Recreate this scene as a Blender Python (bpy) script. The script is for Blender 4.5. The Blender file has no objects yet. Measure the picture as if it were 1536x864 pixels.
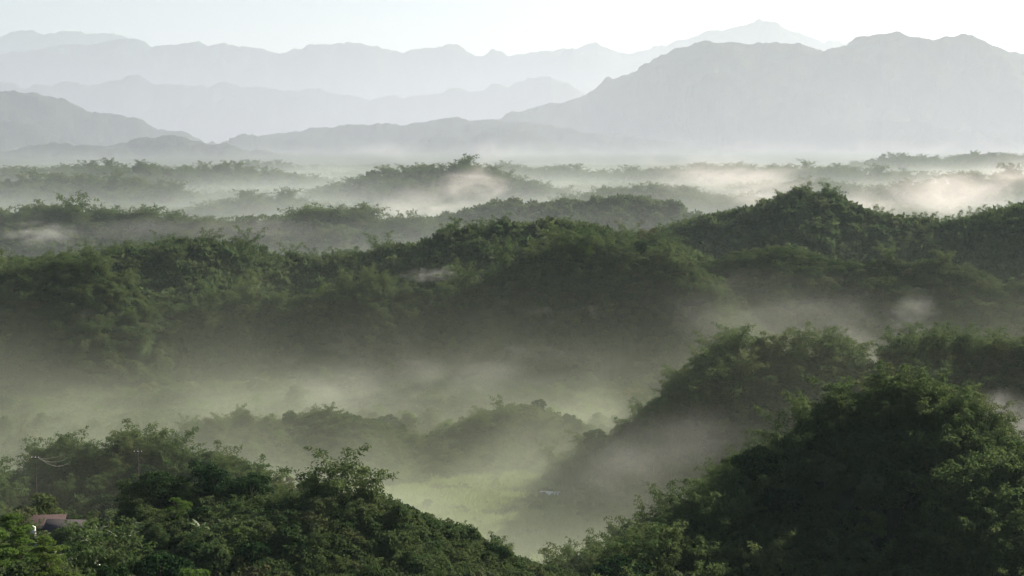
import bpy, math, random
import numpy as np
from math import radians as R

# ------------------------------------------------------------------ camera, sky, sun, exposure
sc = bpy.context.scene
col = sc.collection
W0, H0 = 1536.0, 864.0
FOV = R(35.0)
F = W0/2/math.tan(FOV/2)                      # focal length in photo pixels
YH = 200.0                                    # horizon row in the photo
PITCH = math.atan((H0/2-YH)/F)
CZ = 125.0
SUN_AZ, SUN_EL = R(49), R(28)                 # azimuth to the right of the view, elevation

cam = bpy.data.cameras.new('camera'); cam_o = bpy.data.objects.new('camera', cam); col.objects.link(cam_o)
cam.sensor_width = 36; cam.lens = 18/math.tan(FOV/2)
cam.clip_start = 1; cam.clip_end = 90000
cam_o.location = (0, 0, CZ); cam_o.rotation_euler = (R(90)-PITCH, 0, 0)
sc.camera = cam_o

world = bpy.data.worlds.new('World'); sc.world = world; world.use_nodes = True
wn = world.node_tree
bg = wn.nodes['Background']; sky = wn.nodes.new('ShaderNodeTexSky')
sky.sky_type = 'NISHITA'; sky.sun_disc = False
sky.sun_elevation = SUN_EL; sky.sun_rotation = SUN_AZ
sky.air_density = 1.0; sky.dust_density = 1.2; sky.ozone_density = 2.5
tint = wn.nodes.new('ShaderNodeMix'); tint.data_type = 'RGBA'; tint.blend_type = 'MULTIPLY'; tint.inputs['Factor'].default_value = 1
tint.inputs['B'].default_value = (1.0, .89, .94, 1)
wn.links.new(sky.outputs[0], tint.inputs['A']); wn.links.new(tint.outputs['Result'], bg.inputs[0]); bg.inputs[1].default_value = 0.05

sun = bpy.data.lights.new('sun', 'SUN'); sun.energy = 5.0; sun.angle = R(0.6); sun.color = (1.0, 0.88, 0.75)
sun_o = bpy.data.objects.new('sun', sun); col.objects.link(sun_o)
sun_o.rotation_euler = (R(90)-SUN_EL, 0, math.pi-SUN_AZ)
sun_o.location = (600, 600, 500)

sc.view_settings.view_transform = 'Standard'; sc.view_settings.look = 'None'
sc.view_settings.gamma = 1; sc.view_settings.use_curve_mapping = False
sc.view_settings.exposure = 1.45
cy = sc.cycles
cy.max_bounces = 4; cy.diffuse_bounces = 2; cy.glossy_bounces = 1; cy.transmission_bounces = 2
cy.transparent_max_bounces = 8; cy.volume_bounces = 2
cy.use_adaptive_sampling = True; cy.adaptive_threshold = 0.02
cy.use_denoising = True; cy.volume_step_rate = 1.0; cy.volume_max_steps = 256
cy.sample_clamp_indirect = 4
cy.caustics_reflective = False; cy.caustics_refractive = False

HAZE_D = 3.0e-5
HAZE_COL = (0.63, 0.79, 0.81)
HAZE_G = 0.2

rng = np.random.default_rng(11)
random.seed(5)

# ------------------------------------------------------------------ helpers
cp, sp_ = math.cos(PITCH), math.sin(PITCH)
def at(px, py, Y):
    u = (px-W0/2)/F; v = (H0/2-py)/F
    d = (u, cp+v*sp_, -sp_+v*cp); s = Y/d[1]
    return np.array((d[0]*s, Y, CZ+d[2]*s))
def proj(x, y, z):
    zz = z-CZ; fw = y*cp-zz*sp_; up = y*sp_+zz*cp
    return W0/2+F*x/fw, H0/2-F*up/fw

_lat = np.random.default_rng(3).random((256, 256))
def vnoise(x, y):
    xi = np.floor(x).astype(int); yi = np.floor(y).astype(int); fx = x-xi; fy = y-yi
    fx = fx*fx*(3-2*fx); fy = fy*fy*(3-2*fy)
    a = _lat[xi & 255, yi & 255]; b = _lat[(xi+1) & 255, yi & 255]; c = _lat[xi & 255, (yi+1) & 255]; d = _lat[(xi+1) & 255, (yi+1) & 255]
    return (a*(1-fx)+b*fx)*(1-fy)+(c*(1-fx)+d*fx)*fy
def fbm(x, y, s, o=4, gain=.5):
    r = 0; a = 1; t = 0
    for i in range(o):
        r = r+a*(vnoise(x/s+17.3*i, y/s-9.1*i)-.5)*2; t += a; a *= gain; s = s/2.03
    return r/t

def mesh(name, verts, faces, nquad=True, mats=(), smooth=False):
    me = bpy.data.meshes.new(name)
    verts = np.asarray(verts, dtype=np.float32); faces = np.asarray(faces, dtype=np.int32)
    k = faces.shape[1]
    me.vertices.add(len(verts)); me.vertices.foreach_set('co', verts.ravel())
    me.loops.add(faces.size); me.loops.foreach_set('vertex_index', faces.ravel())
    me.polygons.add(len(faces)); me.polygons.foreach_set('loop_start', np.arange(0, faces.size, k, dtype=np.int32))
    if smooth: me.polygons.foreach_set('use_smooth', np.ones(len(faces), dtype=bool))
    for m in mats: me.materials.append(m)
    me.update(calc_edges=True); me.validate()
    return me
def tag(o, label=None, cat=None, group=None, kind=None):
    if label: o['label'] = label
    if cat: o['category'] = cat
    if group: o['group'] = group
    if kind: o['kind'] = kind
    return o
def ob(name, me, parent=None, loc=(0, 0, 0)):
    o = bpy.data.objects.new(name, me); col.objects.link(o); o.location = loc
    if parent: o.parent = parent
    return o
def empty(name, loc, rz=0, s=1.0):
    o = bpy.data.objects.new(name, None); col.objects.link(o); o.location = loc; o.rotation_euler = (0, 0, rz)
    o.scale = (s, s, s); o.empty_display_size = .5
    return o

class MB:                                     # collects mesh pieces: quads
    def __init__(s): s.v = []; s.f = []; s.n = 0
    def add(s, v, f):
        s.v.append(np.asarray(v, float)); s.f.append(np.asarray(f, int)+s.n); s.n += len(v)
    def box(s, c, d, rz=0):
        x, y, z = d[0]/2, d[1]/2, d[2]/2
        v = np.array([(a*x, b*y, e*z) for e in (-1, 1) for a, b in ((-1, -1), (1, -1), (1, 1), (-1, 1))])
        ca, sa = math.cos(rz), math.sin(rz)
        v = np.c_[v[:, 0]*ca-v[:, 1]*sa, v[:, 0]*sa+v[:, 1]*ca, v[:, 2]]+np.array(c)
        s.add(v, [(0, 3, 2, 1), (4, 5, 6, 7), (0, 1, 5, 4), (1, 2, 6, 5), (2, 3, 7, 6), (3, 0, 4, 7)])
    def tube(s, pts, rad, n=6):
        pts = np.asarray(pts, float); rad = np.broadcast_to(rad, len(pts)); k = len(pts)
        tan = np.gradient(pts, axis=0); tan /= np.linalg.norm(tan, axis=1)[:, None]+1e-9
        ref = np.array((0, 0, 1.)) if abs(tan[0, 2]) < .9 else np.array((1., 0, 0))
        a = np.cross(tan, ref); a /= np.linalg.norm(a, axis=1)[:, None]+1e-9; b = np.cross(tan, a)
        th = np.arange(n)*2*math.pi/n
        v = pts[:, None]+rad[:, None, None]*(a[:, None]*np.cos(th)[None, :, None]+b[:, None]*np.sin(th)[None, :, None])
        f = [(i*n+j, i*n+(j+1) % n, (i+1)*n+(j+1) % n, (i+1)*n+j) for i in range(k-1) for j in range(n)]
        s.add(v.reshape(-1, 3), f)
    def leaves(s, P, D, N, L, Wd):            # diamond leaves: base P, direction D, normal N
        D = D/(np.linalg.norm(D, axis=1)[:, None]+1e-9)
        S = np.cross(D, N); S /= np.linalg.norm(S, axis=1)[:, None]+1e-9
        L = np.broadcast_to(L, len(P))[:, None]; Wd = np.broadcast_to(Wd, len(P))[:, None]
        v = np.stack([P, P+D*L*.45+S*Wd/2, P+D*L, P+D*L*.45-S*Wd/2], 1).reshape(-1, 3)
        s.add(v, np.arange(len(P)*4).reshape(-1, 4))
    def me(s, name, mat, smooth=False):
        return mesh(name, np.concatenate(s.v), np.concatenate(s.f), mats=(mat,) if mat else (), smooth=smooth)

# ------------------------------------------------------------------ materials
def newmat(name):
    m = bpy.data.materials.new(name); m.use_nodes = True; nt = m.node_tree; nt.nodes.clear()
    return m, nt, nt.nodes.new('ShaderNodeOutputMaterial')
def leafmat(name, c1, c2, c3, trans=.4, patch=.35, gloss=.0):
    m, nt, out = newmat(name); N = nt.nodes.new; L = nt.links.new
    oi = N('ShaderNodeObjectInfo'); geo = N('ShaderNodeNewGeometry')
    ns = N('ShaderNodeTexNoise'); ns.inputs['Scale'].default_value = patch; ns.inputs['Detail'].default_value = 3
    L(geo.outputs['Position'], ns.inputs['Vector'])
    r1 = N('ShaderNodeMapRange'); r1.inputs[1].default_value = .35; r1.inputs[2].default_value = .65
    L(ns.outputs['Fac'], r1.inputs[0])
    a = N('ShaderNodeMix'); a.data_type = 'RGBA'; a.inputs['A'].default_value = c1+(1,); a.inputs['B'].default_value = c2+(1,)
    L(r1.outputs[0], a.inputs['Factor'])
    b = N('ShaderNodeMix'); b.data_type = 'RGBA'; b.inputs['B'].default_value = c3+(1,)
    pw = N('ShaderNodeMath'); pw.operation = 'POWER'; pw.inputs[1].default_value = 2.2
    L(oi.outputs['Random'], pw.inputs[0]); L(pw.outputs[0], b.inputs['Factor']); L(a.outputs['Result'], b.inputs['A'])
    df = N('ShaderNodeBsdfDiffuse'); tr = N('ShaderNodeBsdfTranslucent'); mx = N('ShaderNodeMixShader')
    L(b.outputs['Result'], df.inputs[0]); L(b.outputs['Result'], tr.inputs[0]); mx.inputs[0].default_value = trans
    L(df.outputs[0], mx.inputs[1]); L(tr.outputs[0], mx.inputs[2])
    last = mx
    if gloss:
        g = N('ShaderNodeBsdfGlossy'); g.inputs['Roughness'].default_value = .35; m2 = N('ShaderNodeMixShader'); m2.inputs[0].default_value = gloss
        L(mx.outputs[0], m2.inputs[1]); L(g.outputs[0], m2.inputs[2]); last = m2
    L(last.outputs[0], out.inputs['Surface'])
    return m
def solid(name, c1, c2=None, scale=3., rough=.8, metal=0.):
    m, nt, out = newmat(name); N = nt.nodes.new; L = nt.links.new
    p = N('ShaderNodeBsdfPrincipled'); p.inputs['Roughness'].default_value = rough; p.inputs['Metallic'].default_value = metal
    c2 = c2 or tuple(v*.75 for v in c1)
    ns = N('ShaderNodeTexNoise'); ns.inputs['Scale'].default_value = scale; ns.inputs['Detail'].default_value = 5
    tc = N('ShaderNodeTexCoord'); L(tc.outputs['Object'], ns.inputs['Vector'])
    a = N('ShaderNodeMix'); a.data_type = 'RGBA'; a.inputs['A'].default_value = c1+(1,); a.inputs['B'].default_value = c2+(1,)
    L(ns.outputs['Fac'], a.inputs['Factor']); L(a.outputs['Result'], p.inputs['Base Color'])
    L(p.outputs[0], out.inputs['Surface'])
    return m
M = {}
M['bamboo'] = leafmat('bamboo_leaves', (.050, .085, .030), (.080, .120, .042), (.095, .125, .045), .45)
M['broad'] = leafmat('broad_leaves', (.040, .072, .028), (.068, .100, .036), (.080, .105, .038), .38, .5)
M['mango'] = leafmat('dark_glossy_leaves', (.018, .042, .018), (.028, .060, .022), (.03, .055, .02), .2, .5)
M['bright'] = leafmat('young_green_leaves', (.060, .115, .025), (.085, .145, .032), (.085, .13, .03), .42, .6)
M['vine'] = leafmat('vine_leaves', (.038, .068, .026), (.062, .094, .034), (.078, .100, .040), .38, .12)
M['pale'] = leafmat('pale_leaves', (.075, .11, .05), (.11, .135, .06), (.12, .12, .06), .4, .4)
M['grass'] = leafmat('reed_leaves', (.090, .140, .045), (.140, .180, .060), (.15, .18, .07), .4, .06)
M['banana'] = leafmat('banana_leaves', (.085, .150, .040), (.140, .200, .065), (.22, .24, .12), .4, .8, .08)
M['russet'] = leafmat('russet_leaves', (.12, .075, .035), (.08, .08, .03), (.13, .08, .035), .35, .5)
M['bark'] = solid('bark', (.09, .075, .055), (.05, .042, .03))
M['culm'] = solid('bamboo_culm', (.14, .16, .06), (.09, .11, .045))
M['wood'] = solid('weathered_wood', (.10, .085, .07), (.06, .05, .042), 1.5)

# terrain: forest ground, slightly mottled, some earth on steep parts
def groundmat():
    m, nt, out = newmat('forest_ground'); N = nt.nodes.new; L = nt.links.new
    geo = N('ShaderNodeNewGeometry')
    n1 = N('ShaderNodeTexNoise'); n1.inputs['Scale'].default_value = .02; n1.inputs['Detail'].default_value = 8; n1.inputs['Roughness'].default_value = .65
    n2 = N('ShaderNodeTexVoronoi'); n2.inputs['Scale'].default_value = .11
    L(geo.outputs['Position'], n1.inputs['Vector']); L(geo.outputs['Position'], n2.inputs['Vector'])
    r = N('ShaderNodeValToRGB'); e = r.color_ramp.elements
    e[0].position = .36; e[0].color = (.016, .027, .013, 1); e[1].position = .66; e[1].color = (.036, .050, .021, 1)
    L(n1.outputs['Fac'], r.inputs[0])
    p = N('ShaderNodeBsdfDiffuse'); L(r.outputs[0], p.inputs[0])
    b = N('ShaderNodeBump'); b.inputs['Strength'].default_value = .45; b.inputs['Distance'].default_value = 5.; b.invert = True
    L(n2.outputs['Distance'], b.inputs['Height']); L(b.outputs[0], p.inputs['Normal'])
    L(p.outputs[0], out.inputs['Surface'])
    return m
M['ground'] = groundmat()

# ------------------------------------------------------------------ terrain
# ridge: name, crest [(px, py, depth)], vegetation height, front slope, back slope, top rounding, roughness
RIDGES = [
 ('front right hill', [(700,1050,215),(800,945,250),(850,905,270),(905,848,285),(960,800,300),(1040,758,312),(1110,722,320),(1150,676,328),(1185,630,334),(1230,585,338),(1280,566,340),(1350,560,342),(1420,562,340),(1458,585,335),(1480,640,325),(1500,700,312),(1530,780,300),(1580,880,290),(1700,960,270)], 10, .9, .8, 6, 4.5),
 ('front left ridge', [(-260,800,290),(-100,790,300),(0,775,300),(60,760,305),(150,745,310),(230,720,318),(300,706,320),(400,715,318),(460,710,312),(520,706,308),(555,740,302),(590,778,296),(630,812,290),(690,858,280),(745,900,268),(820,930,255),(900,1010,240)], 8, .09, .6, 10, 2.5),
 ('near left bank', [(-260,800,205),(-100,775,205),(0,775,205),(60,785,203),(120,808,202),(180,835,200),(240,860,198),(330,905,192),(450,960,185)], 9, .3, .5, 5, 2),
 ('left tree mass', [(-200,720,400),(-60,700,405),(40,680,425),(90,645,430),(150,632,430),(200,640,430),(260,650,430),(330,665,425),(370,690,418),(400,730,410)], 13, .5, .5, 12, 2.5),
 ('hazy mid hump', [(240,640,560),(300,608,570),(360,600,575),(420,602,580),(480,590,585),(520,596,580),(545,625,570),(570,660,560)], 10, .45, .5, 8, 3),
 ('hazy valley hill', [(480,640,660),(560,598,675),(620,590,680),(680,604,670),(720,630,655)], 7, .4, .5, 10, 3),
 ('rim lit valley spur', [(690,625,590),(740,602,600),(790,592,605),(840,612,598),(880,625,585),(910,650,570),(930,690,555)], 8, .42, .5, 6, 3),
 ('second right hill', [(905,712,498),(930,680,500),(965,640,503),(995,606,508),(1012,572,512),(1050,538,518),(1080,500,522),(1110,484,525),(1180,486,528),(1250,488,525),(1278,500,522),(1300,545,520),(1320,520,518),(1345,496,518),(1380,486,520),(1450,488,520),(1510,495,515),(1560,470,510),(1620,450,505),(1720,450,500)], 13, .62, .6, 8, 3),
 ('dark middle ridge', [(-500,440,720),(-300,415,740),(-100,395,760),(0,398,770),(60,392,775),(130,385,780),(190,405,785),(230,440,790),(260,450,795),(340,438,800),(440,430,805),(520,415,810),(560,405,812),(590,424,815),(650,420,815),(710,412,815),(760,385,812),(820,360,810),(890,350,810),(960,356,808),(1010,370,800),(1040,400,790),(1065,440,775),(1090,480,755),(1120,530,735)], 9, .95, .5, 8, 4),
 ('ridge behind the dark one', [(-300,400,1000),(-100,385,1000),(0,388,1000),(130,378,1010),(210,362,1020),(280,356,1020),(350,362,1030),(420,382,1040),(480,385,1040),(560,372,1030),(640,355,1020),(720,335,1010),(780,332,1010),(850,330,1000),(920,342,990),(980,355,980)], 12, .5, .5, 10, 4),
 ('bare right ridge', [(1010,420,850),(1050,398,850),(1110,380,845),(1170,368,840),(1210,378,835),(1260,392,830),(1330,392,825),(1400,390,820),(1440,398,812),(1480,420,800),(1510,432,795),(1560,420,800),(1650,400,810),(1900,380,830)], 3, .62, .5, 6, 4),
 ('hill with the tall bamboo', [(1000,345,1150),(1060,322,1150),(1110,312,1145),(1160,300,1140),(1205,284,1135),(1240,288,1130),(1270,306,1125),(1290,322,1120),(1330,318,1120),(1380,328,1110),(1420,328,1100),(1480,318,1090),(1540,303,1080),(1640,285,1070),(1900,300,1050)], 11, .5, .5, 10, 4),
 ('far left bamboo ridge', [(-500,340,1450),(-200,325,1450),(0,320,1450),(60,312,1460),(150,314,1460),(230,322,1450),(300,326,1450),(400,330,1440),(460,318,1430),(490,308,1430),(530,312,1430),(580,330,1430),(640,332,1440)], 12, .4, .4, 14, 5),
 ('rocky hill in the centre', [(600,345,1480),(660,330,1480),(700,320,1480),(760,306,1480),(800,312,1480),(850,306,1470),(900,304,1470),(950,300,1470),(1000,308,1460),(1030,324,1450),(1070,345,1440)], 5, .5, .4, 10, 6),
 ('low wooded ridges', [(240,330,1950),(330,300,1980),(400,290,2000),(440,292,2000),(480,310,1980)], 12, .35, .4, 15, 6),
 ('low wooded ridges', [(820,305,1950),(880,292,1980),(950,285,2000),(1010,278,2000),(1050,292,1980),(1100,298,1900),(1140,305,1850)], 10, .35, .4, 15, 6),
 ('low wooded ridges', [(-400,290,2300),(-100,275,2300),(0,270,2320),(80,262,2350),(160,268,2350),(240,275,2300),(300,300,2250)], 10, .35, .3, 20, 7),
 ('low wooded ridges', [(470,290,2350),(520,268,2400),(570,252,2400),(630,248,2400),(690,242,2380),(720,250,2360),(790,270,2320),(850,290,2280)], 12, .35, .3, 20, 7),
 ('low wooded ridges', [(-500,262,3000),(0,252,2950),(100,252,2900),(180,246,2850),(260,250,2850),(340,248,2850),(430,256,2850),(470,270,2800)], 12, .3, .3, 20, 8),
 ('low wooded ridges', [(330,252,3600),(370,242,3600),(430,244,3600),(480,254,3600)], 12, .25, .3, 20, 8),
 ('low wooded ridges', [(700,262,3000),(760,248,3100),(840,250,3100),(910,258,3100),(980,252,3050),(1080,248,3000),(1180,250,3000),(1280,250,2950),(1400,262,2900),(1536,262,2850),(1700,255,2800)], 12, .3, .3, 20, 8),
 ('low wooded ridges', [(1240,250,3600),(1300,240,3600),(1350,232,3600),(1420,238,3650),(1480,228,3700),(1540,234,3700),(1800,230,3700)], 12, .3, .3, 20, 8),
 ('low wooded ridges', [(1130,275,2400),(1200,268,2400),(1290,285,2350),(1380,276,2300),(1440,262,2300),(1500,258,2300),(1600,262,2300)], 10, .35, .3, 20, 7),
]
FAR = [
 ('foothill', [(-300,232,5600),(0,226,5500),(90,212,5600),(140,216,5700),(190,210,5800),(230,198,5800),(262,198,5800),(300,212,5800),(380,222,5800),(470,235,5700)], 8, .3, .3, 30, 14),
 ('foothill', [(300,222,7000),(340,208,7000),(400,203,7000),(440,196,6900),(520,186,6900),(600,184,6900),(665,176,6900),(720,180,6800),(800,184,6800),(900,196,6700),(1000,215,6600)], 8, .3, .3, 60, 22),
 ('foothill', [(-300,180,6400),(0,186,6400),(25,184,6400),(70,200,6400),(110,216,6400)], 5, .4, .3, 40, 20),
 ('mountain', [(-400,110,7000),(-100,125,7000),(0,138,7000),(50,140,7000),(90,150,7000),(130,166,7000),(160,168,7000),(215,178,7000),(250,192,7000),(300,210,6900)], 5, .5, .4, 60, 28),
 ('mountain', [(560,230,7000),(680,186,7400),(760,174,7500),(830,158,7600),(880,142,7700),(915,130,7700),(945,106,7800),(975,90,7800),(1010,76,7800),(1045,64,7800),(1090,63,7800),(1140,65,7800),(1180,61,7800),(1210,66,7800),(1242,73,7800),(1270,66,7700),(1290,58,7700),(1350,50,7700),(1400,60,7600),(1420,54,7600),(1440,49,7600),(1480,66,7500),(1536,77,7500),(1700,90,7300),(2000,120,7000)], 5, .5, .4, 50, 34),
 ('mountain', [(-300,120,11500),(0,122,11500),(40,134,11500),(90,126,11500),(140,128,11500),(170,120,11500),(212,114,11500),(245,124,11500),(290,132,11500),(330,128,11500),(370,128,11500),(430,135,11500),(480,136,11500),(520,144,11500),(555,150,11500),(620,141,11500),(700,134,11500),(760,128,11500),(800,118,11500),(825,115,11500),(860,134,11500),(900,150,11500),(1000,190,11500)], 5, .5, .4, 60, 45),
 ('mountain', [(-300,90,15500),(0,84,15500),(60,74,15500),(130,68,15500),(190,56,15500),(230,64,15500),(270,68,15500),(295,64,15500),(330,70,15500),(370,67,15500),(425,79,15500),(460,72,15500),(490,67,15500),(520,66,15500),(552,68,15500),(590,78,15500),(640,69,15500),(670,68,15500),(720,80,15500),(780,82,15500),(840,76,15500),(880,82,15500),(940,88,15500),(1000,86,15500),(1100,110,15500)], 5, .5, .4, 80, 60),
 ('mountain', [(-300,60,20000),(0,57,20000),(38,45,20000),(80,52,20000),(150,50,20000),(190,57,20000),(240,80,20000),(330,110,20000)], 5, .5, .4, 100, 60),
 ('mountain', [(700,110,16500),(820,90,16500),(862,76,16500),(892,62,16500),(930,74,16500),(960,72,16500),(1000,70,16500),(1040,56,16500),(1080,48,16500),(1115,38,16500),(1135,31,16500),(1170,38,16500),(1200,50,16500),(1235,60,16500),(1262,64,16500),(1300,60,16500),(1500,90,16500),(1800,90,16500)], 5, .5, .4, 100, 60),
]
ALL = RIDGES+FAR

def floor_z(x, y):
    r = np.hypot(x, y)
    z = np.interp(r, [0, 200, 350, 480, 620, 760, 900, 1500, 2500, 4000, 7000, 12000, 40000], [0, 0, 2, 4, 4, 6, 8, 12, 22, 34, 52, 30, -40])
    return z+fbm(x, y, 90, 3)*3*np.clip(r/900, .3, 1)
def terrain(x, y, want=False):
    """ground height; with want also the index of the ridge that shapes it and the distance to its crest"""
    z = floor_z(x, y); which = np.full(x.shape, -1); sd = np.full(x.shape, 1e9)
    r = np.hypot(x, y)
    for i, (nm, pts, hv, kf, kb, w, rough) in enumerate(ALL):
        P = np.array([at(*p) for p in pts]); P[:, 2] -= hv
        dm = float(pts[len(pts)//2][2]); best = np.full(x.shape, 1e12); zc = np.zeros(x.shape); sg = np.zeros(x.shape)
        for a, b in zip(P[:-1], P[1:]):
            dx, dy = b[0]-a[0], b[1]-a[1]; l2 = dx*dx+dy*dy
            t = np.clip(((x-a[0])*dx+(y-a[1])*dy)/l2, 0, 1)
            ex = x-a[0]-t*dx; ey = y-a[1]-t*dy; d2 = ex*ex+ey*ey
            m = d2 < best
            best = np.where(m, d2, best); zc = np.where(m, a[2]+t*(b[2]-a[2]), zc); sg = np.where(m, ex*dy-ey*dx, sg)
        s = np.sqrt(best)
        front = sg > 0
        k = np.where(front, kf, kb)
        nz = fbm(x+i*77, y, rough*12, 3)
        drop = k*(np.sqrt(s*s+w*w)-w)*(1+(.35 if i < len(RIDGES) else .12)*nz)
        h = zc-drop+nz*rough*.5*np.clip(s/(w*2), 0, 1)+fbm(x, y, rough*5, 3)*rough*.18+(0 if i < len(RIDGES) else fbm(x, y, dm*.011, 4, .6)*dm*(.0042 if dm < 9500 else .0052)+fbm(x+500, y, dm*.06, 5, .58)*dm*.022*np.clip(s/(w*6), .03, 1))
        tau = np.clip(r*.003, .8, 12)
        d = h-z
        which = np.where(d > 0, i, which); sd = np.where(d > 0, s, sd)
        # smooth maximum
        z = np.where(np.abs(d) < tau, np.maximum(h, z)+(tau-np.abs(d))**2/(4*tau), np.maximum(h, z))
    if want: return z, which, sd
    return z

NA, NR = 820, 1240
ANG = np.linspace(R(-24), R(30), NA); RAD = np.exp(np.linspace(math.log(70), math.log(34000), NR))
A, RR = np.meshgrid(ANG, RAD)                  # rows = radius
GX, GY = RR*np.sin(A), RR*np.cos(A)
GZ, GW, GS = terrain(GX, GY, True)
idx = np.arange(NA*NR).reshape(NR, NA)
q = np.stack([idx[:-1, :-1], idx[:-1, 1:], idx[1:, 1:], idx[1:, :-1]], -1).reshape(-1, 4)
ter = ob('terrain', mesh('terrain', np.stack([GX, GY, GZ], -1).reshape(-1, 3), q, mats=(M['ground'],), smooth=True))
tag(ter, 'forested hills and valley floor running back to layered mountains', 'terrain', kind='structure')
# horizon angles for culling what lies behind the ground
TANV = (GZ-CZ)/RR
RUN = np.maximum.accumulate(TANV, axis=0)
def grid_pos(x, y):
    r = np.hypot(x, y); a = np.arctan2(x, y)
    fi = (np.log(r)-math.log(70))/(math.log(34000)-math.log(70))*(NR-1); fj = (a-ANG[0])/(ANG[-1]-ANG[0])*(NA-1)
    return np.clip(fi, 0, NR-1.001), np.clip(fj, 0, NA-1.001)
def ground(x, y):
    x = np.atleast_1d(np.asarray(x, float)); y = np.atleast_1d(np.asarray(y, float))
    fi, fj = grid_pos(x, y); i = fi.astype(int); j = fj.astype(int); u = fi-i; v = fj-j
    return (GZ[i, j]*(1-u)+GZ[i+1, j]*u)*(1-v)+(GZ[i, j+1]*(1-u)+GZ[i+1, j+1]*u)*v
def visible(x, y, z):
    fi, fj = grid_pos(x, y); i = np.maximum(fi.astype(int)-1, 0); j = fj.astype(int)
    return (z-CZ)/np.hypot(x, y) > RUN[i, j]

# ------------------------------------------------------------------ plants: prototype meshes
def rnd_dirs(n, g):
    v = g.normal(size=(n, 3)); return v/np.linalg.norm(v, axis=1)[:, None]
def bamboo_mesh(seed, culms=12, H=13., spread=6., tufts=16, per=16, leaf=.7, fat=1.):
    """arching plumes: every culm carries tufts of narrow leaves and droops at the tip"""
    g = np.random.default_rng(seed); lf = MB(); st = MB()
    for k in range(culms):
        az = k*2.4+g.uniform(-.5, .5); h = H*g.uniform(.6, 1.05); sp = spread*(.15+.95*(k+.5)/culms)*g.uniform(.8, 1.15); droop = g.uniform(.25, .8)
        d = np.array((math.cos(az), math.sin(az))); b = d*g.uniform(0, 1.2); wob = g.normal(size=2)*.6
        t = np.linspace(0, 1, 9)
        def cur(t):
            rr = sp*(t**1.9+.35*np.clip(t-.75, 0, 1)*droop*4*t); zz = h*(t-droop*1.9*np.clip(t-.66, 0, 1)**1.45)
            return np.stack([b[0]+d[0]*rr+wob[0]*t*t, b[1]+d[1]*rr+wob[1]*t*t, zz], -1)
        st.tube(cur(t), np.linspace(.07, .015, 9), 4)
        tt = np.linspace(.03, 1.03, tufts)+g.normal(size=tufts)*.008
        c = cur(tt); fatk = fat*g.uniform(.75, 1.25)
        env = (.5+1.25*np.sin(np.clip((tt-.05)/1.0, 0, 1)**.75*math.pi*.9))*fatk
        for pc, e in zip(c, env):
            for m_ in range(4):                  # short side branch with a fan of leaves
                a2 = g.uniform(0, 2*math.pi); ln = e*g.uniform(.45, 1.0)
                side = np.array((math.cos(a2), math.sin(a2), g.uniform(-.25, .35)))
                n = max(3, per//3)
                u = g.uniform(.15, 1.05, n)[:, None]
                P = pc+side*ln*u+g.normal(size=(n, 3))*.14*fat+np.array((0, 0, -.45))*u*u*ln
                D = side*.8+g.normal(size=(n, 3))*.5+np.array((0, 0, -.55))
                N = g.normal(size=(n, 3))*.7+np.array((0, 0, .9))
                lf.leaves(P, D, N, leaf*g.uniform(.7, 1.2, n), leaf*.36)
    return lf.me('bamboo_foliage', M['bamboo']), st.me('bamboo_culms', M['culm'])
def crown_mesh(seed, lobes, mat, per=90, leaf=.5, name='crown'):
    """lobes: (x, y, z, rx, ry, rz): leaves sit on and in every lobe, denser near its skin, with random holes"""
    g = np.random.default_rng(seed); lf = MB()
    for (x, y, z, rx, ry, rz) in lobes:
        n = int(per*(rx*ry)**.8*g.uniform(.7, 1.2))+20
        d = rnd_dirs(n, g); d[:, 2] = np.where(d[:, 2] < -.35, -d[:, 2], d[:, 2])
        keep = np.sin(d[:, 0]*5+g.uniform(0, 6))+np.sin(d[:, 1]*6+g.uniform(0, 6))+np.sin(d[:, 2]*5+g.uniform(0, 6)) > -1.6
        d = d[keep]; n = len(d)
        rad = 1-np.abs(g.normal(size=n))*.16+.07*np.sin(d[:, 0]*9)*np.sin(d[:, 1]*8+1)
        P = np.array((x, y, z))+d*np.array((rx, ry, rz))*rad[:, None]
        D = g.normal(size=(n, 3))*.7+d*.5+np.array((0, 0, -.25)); N = d+g.normal(size=(n, 3))*.55
        lf.leaves(P-D*.15, D, N, leaf*g.uniform(.65, 1.25, n), leaf*.62)
    return lf.me(name, mat)
def tree_lobes(seed, H=11., Rc=4.5, n=26, flat=.75, base=.35, lr=(1.0, 2.0)):
    g = np.random.default_rng(seed); out = []
    cz = H*(base+1)/2; hz = H*(1-base)/2; Rc = Rc*.92
    for k in range(n):
        d = rnd_dirs(1, g)[0]; d[2] = d[2]*.95-.02
        if d[2] < 0: d[:2] *= .8+.2*(1+d[2])
        q_ = g.uniform(.5, 1.0); r = g.uniform(*lr)
        out.append((d[0]*Rc*q_*g.uniform(.8, 1.1), d[1]*Rc*q_, cz+d[2]*hz*q_*1.1, r, r*g.uniform(.8, 1.1), r*flat*g.uniform(.8, 1.1)))
    return out
def trunk_mesh(seed, lobes, rad=.28):
    g = np.random.default_rng(seed); st = MB()
    L_ = np.array(lobes)[:, :3]; top = L_[:, 2].mean()
    t = np.linspace(0, 1, 7); bend = g.normal(size=2)*.5
    main = np.stack([bend[0]*np.sin(t*2.4), bend[1]*np.sin(t*2), -1+t*(top+1)], -1)
    st.tube(main, np.linspace(rad, rad*.4, 7), 7)
    for l in L_[:: max(1, len(L_)//12)]:
        s = main[g.integers(2, 5)]; m_ = (s+l)/2+np.array((0, 0, -.4))
        st.tube([s, m_, l], [rad*.4, rad*.25, rad*.08], 5)
    return st.me('trunk', M['bark'])
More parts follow.
